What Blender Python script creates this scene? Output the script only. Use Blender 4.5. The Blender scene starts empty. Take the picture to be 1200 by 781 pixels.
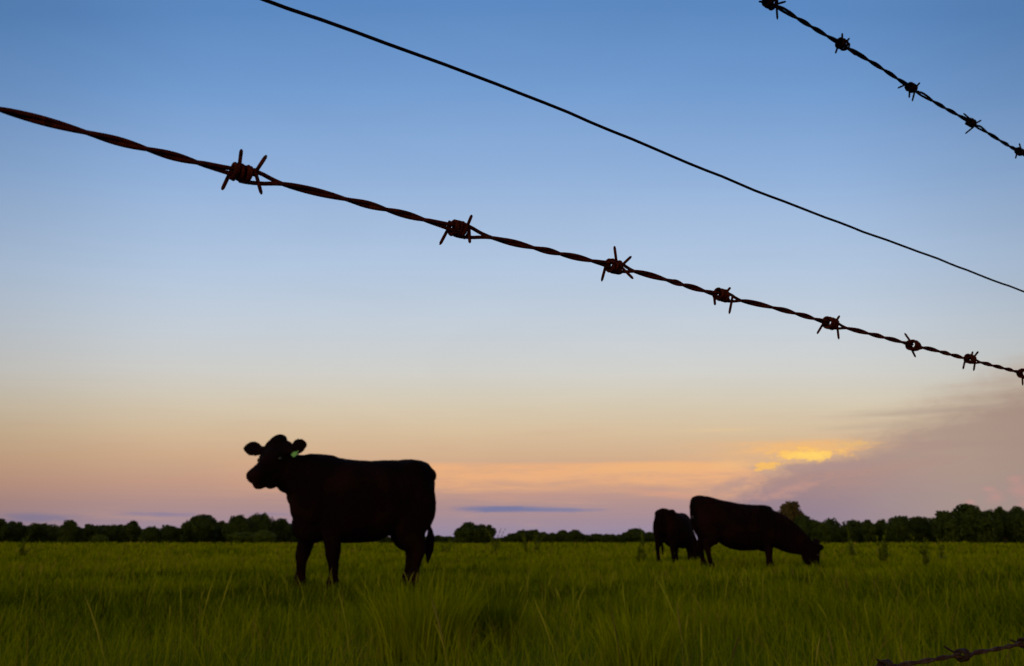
import bpy, bmesh, math, random
import numpy as np
from mathutils import Vector, Matrix
random.seed(7)
rng = np.random.default_rng(11)
R = math.radians
S = bpy.context.scene
COL = S.collection

# ------------------------------------------------------------------ camera
HC, PITCH, LENS = 0.48, R(13.82), 30.0
cam_d = bpy.data.cameras.new('camera')
cam = bpy.data.objects.new('camera', cam_d); COL.objects.link(cam)
cam.location = (0, 0, HC); cam.rotation_euler = (R(90) + PITCH, 0, 0)
cam_d.lens = LENS; cam_d.sensor_width = 36
cam_d.clip_start = 0.02; cam_d.clip_end = 9000
cam_d.dof.use_dof = True; cam_d.dof.focus_distance = 0.62; cam_d.dof.aperture_fstop = 20
S.camera = cam
S.render.engine = 'CYCLES'
S.cycles.use_denoising = True
S.cycles.max_bounces = 6; S.cycles.diffuse_bounces = 3; S.cycles.transparent_max_bounces = 4
S.view_settings.view_transform = 'Standard'; S.view_settings.look = 'None'
S.view_settings.gamma = 1; S.view_settings.exposure = 0

cP, sP = math.cos(PITCH), math.sin(PITCH)
def ray(px, py):
    """direction (world) through a point of the 1200 x 781 photograph; forward component in camera space is 1"""
    u, v = (px - 600) / 1000.0, (390.5 - py) / 1000.0
    return Vector((u, cP - v * sP, sP + v * cP))
def azel(px, py):
    d = ray(px, py).normalized()
    return math.degrees(math.atan2(d.x, d.y)), math.degrees(math.asin(d.z))
def lin(c):
    return tuple(((v / 255) / 12.92 if v / 255 <= 0.04045 else ((v / 255 + 0.055) / 1.055) ** 2.4) for v in c) + (1.0,)

# ------------------------------------------------------------------ node helper
class N:
    def __init__(s, tree): s.t = tree
    def node(s, kind, **kw):
        n = s.t.nodes.new(kind)
        for k, v in kw.items(): setattr(n, k, v)
        return n
    def put(s, sock, v):
        if isinstance(v, bpy.types.NodeSocket): s.t.links.new(v, sock)
        elif v is not None: sock.default_value = v
    def m(s, op, a, b=None, c=None, clamp=False):
        n = s.node('ShaderNodeMath', operation=op, use_clamp=clamp)
        s.put(n.inputs[0], a)
        if b is not None: s.put(n.inputs[1], b)
        if c is not None: s.put(n.inputs[2], c)
        return n.outputs[0]
    def ss(s, x, a, b, lo=0.0, hi=1.0):
        n = s.node('ShaderNodeMapRange', interpolation_type='SMOOTHSTEP')
        s.put(n.inputs[0], x); n.inputs[1].default_value = a; n.inputs[2].default_value = b
        n.inputs[3].default_value = lo; n.inputs[4].default_value = hi
        return n.outputs[0]
    def mix(s, f, a, b):
        n = s.node('ShaderNodeMix', data_type='RGBA')
        s.put(n.inputs[0], f); s.put(n.inputs[6], a); s.put(n.inputs[7], b)
        return n.outputs[2]
    def ramp(s, f, stops, interp='LINEAR'):
        n = s.node('ShaderNodeValToRGB'); r = n.color_ramp; r.interpolation = interp
        while len(r.elements) > 1: r.elements.remove(r.elements[-1])
        r.elements[0].position = stops[0][0]; r.elements[0].color = stops[0][1]
        for p, c in stops[1:]:
            e = r.elements.new(p); e.color = c
        s.put(n.inputs[0], f); return n.outputs[0]
    def noise(s, vec, scale, detail=3.0, rough=0.5, dist=0.0):
        n = s.node('ShaderNodeTexNoise'); s.put(n.inputs['Vector'], vec)
        n.inputs['Scale'].default_value = scale; n.inputs['Detail'].default_value = detail
        n.inputs['Roughness'].default_value = rough; n.inputs['Distortion'].default_value = dist
        return n.outputs['Fac']

# ------------------------------------------------------------------ world: dusk sky with clouds
SUN_EL, SUN_AZ = R(3.0), R(205.0)      # the sun has just gone down behind the photographer
W = bpy.data.worlds.new('World'); S.world = W; W.use_nodes = True
W.node_tree.nodes.clear(); w = N(W.node_tree)
tc = w.node('ShaderNodeTexCoord'); sep = w.node('ShaderNodeSeparateXYZ')
w.put(sep.inputs[0], tc.outputs['Generated'])
X, Y, Z = sep.outputs
DEG = 57.29578
AZ = w.m('MULTIPLY', w.m('ARCTAN2', X, Y), DEG)
EL = w.m('MULTIPLY', w.m('ARCSINE', Z), DEG)
azc = w.m('MINIMUM', w.m('ABSOLUTE', w.m('DIVIDE', AZ, 32.0)), 1.3)
ELW = w.m('MULTIPLY', EL, w.m('MULTIPLY_ADD', w.m('MULTIPLY', azc, azc), 0.16, 1.0))      # the warm band hugs the horizon more to either side
def col_at(y): return max(0.0, azel(600, y)[1] / 90.0)
stops = [(0.0, (148, 134, 158)), (col_at(628), (149, 137, 163)), (col_at(608), (162, 138, 149)), (col_at(588), (177, 143, 140)),
         (col_at(565), (197, 155, 135)), (col_at(535), (209, 173, 140)), (col_at(508), (213, 187, 154)), (col_at(475), (213, 200, 177)),
         (col_at(433), (207, 207, 203)), (col_at(380), (195, 205, 216)), (col_at(313), (177, 197, 222)), (col_at(200), (143, 175, 217)),
         (col_at(100), (113, 154, 206)), (col_at(5), (91, 136, 192)), (0.60, (92, 134, 190)), (1.0, (104, 140, 190))]
sky = w.ramp(w.m('DIVIDE', ELW, 90.0, clamp=True), [(p, lin(c)) for p, c in stops])
def lowvec(sx, sy, off=0.0):
    c = w.node('ShaderNodeCombineXYZ')
    w.put(c.inputs[0], w.m('MULTIPLY', AZ, sx)); w.put(c.inputs[1], w.m('MULTIPLY', EL, sy)); c.inputs[2].default_value = off
    return c.outputs[0]
streak = w.m('SUBTRACT', w.noise(lowvec(0.10, 1.1), 1.0, 5, 0.6, 0.3), 0.5)
billow = w.m('SUBTRACT', w.noise(lowvec(0.9, 1.8, 4.0), 1.0, 6, 0.62, 0.5), 0.5)
fine = w.m('SUBTRACT', w.noise(lowvec(0.5, 3.2, 9.0), 1.0, 4, 0.6, 0.8), 0.5)
ragged = w.m('SUBTRACT', w.noise(lowvec(1.6, 4.0, 14.0), 1.0, 6, 0.65, 0.6), 0.5)
lob0 = w.m('MULTIPLY_ADD', ragged, 0.8, streak)
soft = w.m('SUBTRACT', w.noise(lowvec(0.07, 0.3, 2.0), 1.0, 3, 0.5), 0.5)
# left of the frame is a little duller and darker, as in the photograph
sky = w.mix(w.m('MULTIPLY', w.ss(AZ, -2, -34), w.ss(EL, 16, 4, 0.0, 0.16)), sky, lin((150, 118, 104)))
sky = w.mix(w.m('MULTIPLY', w.ss(w.m('ADD', streak, 0.0), 0.0, 0.25), w.ss(EL, 12, 3, 0.0, 0.25)), sky, lin((205, 160, 134)))
def blob(px, py, rx, ry, edge, nz, amp, shear=0.0):
    a, e = azel(px, py); rx *= 0.0557; ry *= 0.0557
    q1 = w.m('POWER', w.m('ABSOLUTE', w.m('DIVIDE', w.m('SUBTRACT', AZ, a), rx)), 2.0)
    q2 = w.m('POWER', w.m('ABSOLUTE', w.m('DIVIDE', w.m('SUBTRACT', w.m('MULTIPLY_ADD', w.m('SUBTRACT', AZ, a), -shear, EL), e), ry)), 2.0)
    v = w.m('SUBTRACT', 1.0, w.m('SQRT', w.m('ADD', q1, q2)))
    v = w.m('MULTIPLY_ADD', nz, amp, v)
    return w.ss(v, 0.0, edge)
def paint(mask, colr, op=1.0):
    global sky
    sky = w.mix(w.m('MULTIPLY', mask, op), sky, lin(colr))
# long low orange sheet with a crisp upper edge
a0, e0 = azel(690, 542); a1, e1 = azel(690, 592)
top = w.m('MULTIPLY_ADD', fine, 0.25, EL)
endcut = w.m('MULTIPLY', w.m('POWER', w.m('MAXIMUM', w.m('DIVIDE', w.m('SUBTRACT', AZ, azel(815, 550)[0]), 4.5), 0.0), 2.0), 1.0)
up = w.ss(w.m('ADD', top, endcut), e0 + 0.12, e0 - 0.22)
dn = w.ss(w.m('MULTIPLY_ADD', streak, 3.0, EL), e1 + 0.1, e0 - 0.5)
rt = w.ss(w.m('MULTIPLY_ADD', billow, 1.4, AZ), azel(905, 550)[0] + .3, azel(878, 550)[0])
lf = w.ss(AZ, azel(190, 560)[0], azel(560, 555)[0])
sheet = w.m('MULTIPLY', w.m('MULTIPLY', up, dn), w.m('MULTIPLY', rt, lf))
paint(w.m('MULTIPLY', sheet, w.ss(w.m('ADD', streak, fine), -0.45, 0.15, 0.45, 1.0)), (234, 174, 126), 1.0)
paint(blob(760, 549, 130, 9, 0.7, streak, 1.2), (236, 180, 124), 0.6)
paint(blob(640, 581, 150, 5, 0.8, streak, 1.6), (186, 142, 138), 0.35)
# purple-grey anvil that fills the right
b = (azel(1200, 452)[1] - azel(890, 560)[1]) / (azel(1200, 452)[0] - azel(890, 560)[0])
line = w.m('MULTIPLY_ADD', w.m('SUBTRACT', AZ, azel(890, 560)[0]), b, azel(890, 560)[1])
dd = w.m('SUBTRACT', w.m('ADD', line, w.m('ADD', w.m('MULTIPLY', billow, 1.6), w.m('MULTIPLY', streak, 2.2))), EL)
anv = w.m('MULTIPLY', w.ss(dd, -1.0, 1.5), w.ss(w.m('ADD', w.m('MULTIPLY_ADD', billow, 3.0, AZ), w.m('MULTIPLY', w.m('SUBTRACT', azel(880, 560)[1], EL), 1.3)), azel(872, 560)[0], azel(925, 560)[0]))
anvc = w.ramp(w.m('DIVIDE', EL, 12.0, clamp=True), [(0.0, lin((138, 128, 150))), (0.13, lin((143, 127, 145))), (0.35, lin((154, 128, 132))),
              (0.6, lin((160, 132, 126))), (1.0, lin((174, 149, 134)))])
sky = w.mix(w.m('MULTIPLY', anv, w.m('MULTIPLY_ADD', soft, 0.4, 0.93, clamp=True)), sky, anvc)
paint(w.m('MULTIPLY', w.ss(dd, -2.4, -0.3), w.ss(AZ, 18, 29)), (190, 166, 148), 0.55)
# warm strip beside the glow, then the glow itself
paint(blob(900, 528, 150, 20, 1.2, streak, 1.3), (230, 180, 130), 1.0)
paint(blob(935, 524, 110, 12, 0.9, lob0, 1.2), (238, 184, 120), 0.8)
paint(blob(1090, 482, 120, 7, 1.0, streak, 1.8), (166, 142, 134), 0.4)
paint(blob(1120, 520, 130, 8, 1.0, streak, 1.8), (176, 146, 138), 0.35)
paint(blob(985, 566, 110, 20, 1.1, lob0, 1.4), (178, 140, 131), 0.5)
paint(blob(858, 545, 40, 12, 0.9, lob0, 1.2), (238, 184, 128), 0.7)
paint(blob(862, 567, 52, 11, 1.1, lob0, 1.6, .30), (162, 137, 141), 0.6)
paint(blob(930, 573, 60, 10, 1.2, lob0, 1.8, .24), (202, 151, 136), 0.55)
paint(blob(770, 578, 70, 6, 0.9, streak, 1.6, -.12), (214, 156, 132), 0.45)
paint(blob(1040, 548, 110, 9, 1.0, lob0, 1.6, .12), (180, 142, 132), 0.4)
lob = w.m('MULTIPLY_ADD', ragged, 0.7, billow)
paint(blob(946, 531, 66, 13, 1.1, lob, 2.0), (240, 182, 114), 0.9)
paint(blob(1000, 521, 34, 5, 0.9, ragged, 1.6), (230, 184, 118), 0.7)
paint(blob(944, 533, 46, 10, 0.8, lob, 2.4), (251, 196, 102), 0.95)
paint(blob(950, 534, 32, 8, 0.9, lob, 2.0), (254, 211, 108), 0.8)
paint(blob(899, 547, 16, 6, 0.6, lob, 2.6), (246, 188, 98), 0.9)
paint(blob(965, 548, 60, 7, 0.6, billow, 1.8), (172, 141, 138), 0.7)
# thin streaks
paint(blob(850, 504, 75, 4, 0.9, streak, 1.4), (226, 196, 152), 0.6)
paint(blob(1030, 500, 120, 5, 0.9, streak, 1.6), (186, 166, 150), 0.35)
# flat blue-grey lenses above the horizon
paint(blob(590, 597, 80, 5.5, 0.7, fine, 0.8), (104, 114, 158), 0.85)
paint(blob(660, 598, 75, 3.5, 0.8, fine, 1.1), (118, 122, 160), 0.75)
paint(blob(42, 607, 60, 6.5, 0.9, fine, 1.2), (130, 122, 152), 0.8)
paint(blob(186, 603, 52, 3.5, 0.9, fine, 1.2), (134, 124, 154), 0.75)
paint(blob(318, 603, 36, 3, 0.9, fine, 1.2), (146, 130, 154), 0.6)
# small pink cumulus on the right
for p in ((1167, 584, 13, 9), (1158, 573, 9, 4), (1136, 589, 7, 4), (1196, 577, 16, 12), (1202, 590, 12, 6), (1190, 562, 14, 6)):
    paint(blob(*p, 1.0, lob, 1.6), (204, 152, 148), 0.55)
# lens vignette put into the sky colour to either side, with very faint high haze
wisp = w.m('SUBTRACT', w.noise(lowvec(0.05, 0.22, 21.0), 1.0, 6, 0.6, 0.8), 0.5)
dim = w.m('MULTIPLY', w.ss(w.m('ABSOLUTE', AZ), 20, 37, 1.0, 0.80), w.m('MULTIPLY_ADD', wisp, 0.10, 1.0))
dm = w.node('ShaderNodeVectorMath', operation='SCALE'); w.put(dm.inputs[0], sky); w.put(dm.inputs[3], dim); sky = dm.outputs[0]
# afterglow round the set sun behind the photographer
sd = w.node('ShaderNodeVectorMath', operation='DOT_PRODUCT'); w.put(sd.inputs[0], tc.outputs['Generated'])
sd.inputs[1].default_value = (math.sin(SUN_AZ), math.cos(SUN_AZ), 0.10)
glow = w.m('MULTIPLY', w.ss(sd.outputs['Value'], 0.15, 1.0), w.ss(EL, 38, 0))
gadd = w.node('ShaderNodeMix', data_type='RGBA', blend_type='ADD'); w.put(gadd.inputs[0], glow)
w.put(gadd.inputs[6], sky); gadd.inputs[7].default_value = (3.6, 2.7, 1.0, 1)
nis = w.node('ShaderNodeTexSky', sky_type='NISHITA'); nis.sun_disc = False
nis.sun_elevation = SUN_EL; nis.sun_rotation = SUN_AZ
bg1 = w.node('ShaderNodeBackground'); w.put(bg1.inputs[0], gadd.outputs[2]); bg1.inputs[1].default_value = 1.0
bg2 = w.node('ShaderNodeBackground'); w.put(bg2.inputs[0], nis.outputs[0]); bg2.inputs[1].default_value = 0.004
ad = w.node('ShaderNodeAddShader'); out = w.node('ShaderNodeOutputWorld')
w.put(ad.inputs[0], bg1.outputs[0]); w.put(ad.inputs[1], bg2.outputs[0]); w.put(out.inputs[0], ad.outputs[0])

sun_d = bpy.data.lights.new('sun', 'SUN'); sun = bpy.data.objects.new('sun', sun_d); COL.objects.link(sun)
sun_d.energy = 0.12; sun_d.angle = R(20); sun_d.color = (1.0, 0.72, 0.42)
sdir = Vector((math.sin(SUN_AZ) * math.cos(R(9)), math.cos(SUN_AZ) * math.cos(R(9)), math.sin(R(9))))
sun.rotation_euler = sdir.to_track_quat('Z', 'Y').to_euler()

# ------------------------------------------------------------------ materials
def mat(name, build, rough=0.8, spec=0.3):
    m = bpy.data.materials.new(name); m.use_nodes = True
    t = N(m.node_tree); b = m.node_tree.nodes['Principled BSDF']
    b.inputs['Roughness'].default_value = rough; b.inputs['Specular IOR Level'].default_value = spec
    build(t, b); return m
def objvec(t): return t.node('ShaderNodeTexCoord').outputs['Object']
def bump(t, b, h, strength, dist):
    n = t.node('ShaderNodeBump'); n.inputs['Strength'].default_value = strength; n.inputs['Distance'].default_value = dist
    t.put(n.inputs['Height'], h); t.put(b.inputs['Normal'], n.outputs[0])
def m_foliage(name, stops, trans=0.35, rough=0.55, spec=0.15):
    m = bpy.data.materials.new(name); m.use_nodes = True; m.node_tree.nodes.clear(); t = N(m.node_tree)
    at = t.node('ShaderNodeAttribute', attribute_name='tint')
    c = t.ramp(at.outputs['Fac'], stops)
    p = t.node('ShaderNodeBsdfPrincipled'); t.put(p.inputs['Base Color'], c)
    p.inputs['Roughness'].default_value = rough; p.inputs['Specular IOR Level'].default_value = spec
    tr = t.node('ShaderNodeBsdfTranslucent'); t.put(tr.inputs[0], c)
    mx = t.node('ShaderNodeMixShader'); mx.inputs[0].default_value = trans
    t.put(mx.inputs[1], p.outputs[0]); t.put(mx.inputs[2], tr.outputs[0])
    o = t.node('ShaderNodeOutputMaterial'); t.put(o.inputs[0], mx.outputs[0]); return m
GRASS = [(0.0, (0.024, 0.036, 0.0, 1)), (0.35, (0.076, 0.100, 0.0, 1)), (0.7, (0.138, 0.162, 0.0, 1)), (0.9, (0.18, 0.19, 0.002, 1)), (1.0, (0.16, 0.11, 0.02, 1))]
M_GRASS = m_foliage('grass_blades', GRASS, spec=0.0, rough=0.9)
M_STALK = m_foliage('dry_stalks', [(0, (0.13, 0.16, 0.006, 1)), (0.7, (0.19, 0.18, 0.015, 1)), (1, (0.05, 0.035, 0.015, 1))], 0.2, spec=0.03, rough=0.8)
M_WEED = m_foliage('weed_leaves', [(0, (0.05, 0.066, 0.002, 1)), (1, (0.10, 0.12, 0.003, 1))], spec=0.03)
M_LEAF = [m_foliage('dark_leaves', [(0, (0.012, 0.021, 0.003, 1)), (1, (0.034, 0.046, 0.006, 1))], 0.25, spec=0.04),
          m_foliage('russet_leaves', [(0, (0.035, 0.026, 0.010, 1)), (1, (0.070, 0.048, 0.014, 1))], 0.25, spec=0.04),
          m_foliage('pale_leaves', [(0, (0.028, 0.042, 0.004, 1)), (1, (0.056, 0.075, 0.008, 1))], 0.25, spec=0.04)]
def b_ground(t, b):
    n = t.noise(objvec(t), 0.35, 6, 0.6); n2 = t.noise(objvec(t), 9.0, 4, 0.7)
    c = t.mix(n, (0.055, 0.062, 0.002, 1), (0.105, 0.110, 0.003, 1)); c = t.mix(t.ss(n2, 0.45, 0.75, 0, 0.5), c, (0.05, 0.04, 0.01, 1))
    t.put(b.inputs['Base Color'], c); bump(t, b, n2, 0.6, 0.05)
M_GROUND = mat('pasture_soil', b_ground, 1.0, 0.0)
def b_bark(t, b):
    n = t.noise(objvec(t), 6.0, 5, 0.65); t.put(b.inputs['Base Color'], t.mix(n, (0.03, 0.022, 0.015, 1), (0.09, 0.07, 0.05, 1))); bump(t, b, n, 0.5, 0.05)
M_BARK = mat('bark', b_bark, 0.95, 0.1)
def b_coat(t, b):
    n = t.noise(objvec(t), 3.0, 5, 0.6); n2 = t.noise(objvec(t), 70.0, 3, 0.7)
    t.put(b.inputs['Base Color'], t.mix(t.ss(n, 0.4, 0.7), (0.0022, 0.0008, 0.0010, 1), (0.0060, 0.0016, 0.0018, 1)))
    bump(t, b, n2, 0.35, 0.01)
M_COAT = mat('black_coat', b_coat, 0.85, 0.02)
M_EYE = mat('eye', lambda t, b: t.put(b.inputs['Base Color'], (0.004, 0.003, 0.002, 1)), 0.3, 0.2)
def b_tag(t, b):
    t.put(b.inputs['Base Color'], t.mix(t.noise(objvec(t), 30), (0.07, 0.22, 0.07, 1), (0.10, 0.28, 0.09, 1)))
M_TAG = mat('green_tag_plastic', b_tag, 0.5, 0.3)
def b_rust(c0, c1, c2, sc=260.0):
    def f(t, b):
        v = objvec(t); n = t.noise(v, sc, 5, 0.7); n2 = t.noise(v, 1400.0, 3, 0.7)
        c = t.ramp(n, [(0.30, c0), (0.5, c1), (0.72, c2)]); t.put(b.inputs['Base Color'], c)
        h = t.m('ADD', n, t.m('MULTIPLY', n2, 0.6)); bump(t, b, h, 0.9, 0.0006)
    return f
M_RUST = mat('rusted_wire', b_rust((0.004, 0.0015, 0.001, 1), (0.026, 0.004, 0.002, 1), (0.055, 0.009, 0.003, 1)), 0.95, 0.02)
M_DARK = mat('dark_wire', b_rust((0.002, 0.001, 0.001, 1), (0.005, 0.002, 0.002, 1), (0.011, 0.003, 0.002, 1)), 0.9, 0.03)
M_GALV = mat('weathered_wire', b_rust((0.014, 0.004, 0.002, 1), (0.028, 0.011, 0.008, 1), (0.060, 0.046, 0.040, 1), 110.0), 0.8, 0.08)
M_GALVD = mat('dark_weathered_wire', b_rust((0.006, 0.003, 0.003, 1), (0.014, 0.006, 0.005, 1), (0.022, 0.016, 0.014, 1), 160.0), 0.7, 0.12)
def b_post(t, b):
    v = objvec(t); n = t.noise(v, 12, 6, 0.7); t.put(b.inputs['Base Color'], t.mix(n, (0.05, 0.04, 0.03, 1), (0.16, 0.13, 0.10, 1))); bump(t, b, n, 0.6, 0.01)
M_POST = mat('weathered_wood', b_post, 0.95, 0.1)

# ------------------------------------------------------------------ object helpers
def tag(o, label=None, cat=None, group=None, kind=None):
    for k, v in (('label', label), ('category', cat), ('group', group), ('kind', kind)):
        if v: o[k] = v
    return o
def link(name, me, m=None, parent=None, smooth=True):
    o = bpy.data.objects.new(name, me); COL.objects.link(o)
    if m is not None and not me.materials: me.materials.append(m)
    if smooth and len(me.polygons): me.polygons.foreach_set('use_smooth', np.ones(len(me.polygons), dtype=bool))
    if parent: o.parent = parent
    return o
def empty(name, loc, rz=0):
    o = bpy.data.objects.new(name, None); COL.objects.link(o); o.location = loc; o.rotation_euler.z = rz; o.empty_display_size = 0.2
    return o
def npmesh(name, co, quads=None, tris=None, tint=None):
    me = bpy.data.meshes.new(name); co = np.asarray(co, dtype=np.float32)
    q = np.asarray(quads if quads is not None else np.zeros((0, 4)), dtype=np.int32).reshape(-1, 4)
    t = np.asarray(tris if tris is not None else np.zeros((0, 3)), dtype=np.int32).reshape(-1, 3)
    me.vertices.add(len(co)); me.vertices.foreach_set('co', co.ravel())
    me.loops.add(q.size + t.size); me.loops.foreach_set('vertex_index', np.concatenate([q.ravel(), t.ravel()]))
    me.polygons.add(len(q) + len(t))
    me.polygons.foreach_set('loop_start', np.concatenate([np.arange(len(q)) * 4, q.size + np.arange(len(t)) * 3]).astype(np.int32))
    if tint is not None:
        a = me.attributes.new('tint', 'FLOAT', 'POINT'); a.data.foreach_set('value', np.asarray(tint, dtype=np.float32))
    me.update(calc_edges=True); return me
def vnoise(x, y, scale, seed):
    """smooth 2-D value noise in 0..1"""
    g = np.random.default_rng(seed).random((256, 256))
    x = np.asarray(x) / scale + 500.3; y = np.asarray(y) / scale + 500.7
    i, j = np.floor(x).astype(int), np.floor(y).astype(int); fx, fy = x - i, y - j
    fx = fx * fx * (3 - 2 * fx); fy = fy * fy * (3 - 2 * fy); i %= 256; j %= 256; i1, j1 = (i + 1) % 256, (j + 1) % 256
    return (g[i, j] * (1 - fx) + g[i1, j] * fx) * (1 - fy) + (g[i, j1] * (1 - fx) + g[i1, j1] * fx) * fy
def hgt(x, y):
    x = np.asarray(x, float); y = np.asarray(y, float); r = np.hypot(x, y)
    q = np.clip((r - 16) / 60, 0, 1)
    return .20 * q * q * (3 - 2 * q) + (vnoise(x, y, 7.0, 3) - 0.5) * 0.10 * np.clip((r - 9) / 20, 0, 1) + (vnoise(x, y, 1.1, 4) - 0.5) * 0.02

# ------------------------------------------------------------------ ground
rad = np.concatenate([np.linspace(0.3, 30, 150), np.geomspace(30.5, 6000, 90)]); ang = np.linspace(0, 2 * np.pi, 361)[:-1]
rr, aa = np.meshgrid(rad, ang, indexing='ij'); gx, gy = (rr * np.sin(aa)).ravel(), (rr * np.cos(aa)).ravel()
gz = hgt(gx, gy); nr, na = len(rad), len(ang)
idx = np.arange(nr * na).reshape(nr, na); j2 = np.roll(idx, -1, axis=1)
quads = np.stack([idx[:-1], idx[1:], j2[1:], j2[:-1]], -1).reshape(-1, 4)
co = np.stack([gx, gy, gz], 1); co = np.vstack([co, [[0, 0, 0]]])
tris = np.stack([idx[0], j2[0], np.full(na, nr * na)], -1)
g = link('ground', npmesh('ground', co, quads, tris), M_GROUND); tag(g, kind='structure')

# ------------------------------------------------------------------ cattle
def loft(bm, secs, seg=20, power=2.0):
    """secs: list of (centre, axis_a (Vector half extent), axis_b (Vector half extent)); closed tube"""
    rings = []
    for c, a, b_ in secs:
        ring = []
        for k in range(seg):
            th = 2 * math.pi * k / seg; cs, sn = math.cos(th), math.sin(th)
            e = 2.0 / power
            ring.append(bm.verts.new(Vector(c) + a * (math.copysign(abs(cs) ** e, cs)) + b_ * (math.copysign(abs(sn) ** e, sn))))
        rings.append(ring)
    for r0, r1 in zip(rings, rings[1:]):
        for k in range(seg): bm.faces.new((r0[k], r0[(k + 1) % seg], r1[(k + 1) % seg], r1[k]))
    bm.faces.new(rings[0][::-1]); bm.faces.new(rings[-1])
def spline(P, n=5):
    """Catmull-Rom through tuples"""
    P = [np.array(p, float) for p in P]; P = [2 * P[0] - P[1]] + P + [2 * P[-1] - P[-2]]; o = []
    for i in range(1, len(P) - 2):
        for k in range(n):
            t = k / n; a, b_, c, d = P[i - 1], P[i], P[i + 1], P[i + 2]
            o.append(0.5 * (2 * b_ + (c - a) * t + (2 * a - 5 * b_ + 4 * c - d) * t * t + (3 * b_ - a - 3 * c + d) * t ** 3))
    o.append(P[-2]); return o
def tube(bm, P, seg=16, n=5, side=Vector((0, 1, 0)), power=2.0):
    """P: (x,y,z, r_inplane, r_side); rings square to the path"""
    Q = spline(P, n); secs = []
    for i, q in enumerate(Q):
        a = Vector(Q[min(i + 1, len(Q) - 1)][:3]) - Vector(Q[max(i - 1, 0)][:3]); a.normalize()
        s = side - a * side.dot(a)
        if s.length < 1e-3: s = Vector((1, 0, 0)) - a * a.x
        s.normalize(); u = a.cross(s)
        secs.append((Vector(q[:3]), s * max(q[4], 0.004), u * max(q[3], 0.004)))
    loft(bm, secs, seg, power)
def blobm(bm, c, r, rot=None):
    M_ = Matrix.Translation(Vector(c)) @ (rot.to_4x4() if rot else Matrix.Identity(4)) @ Matrix.Diagonal((r[0], r[1], r[2], 1))
    bmesh.ops.create_icosphere(bm, subdivisions=3, radius=1.0, matrix=M_)

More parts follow.
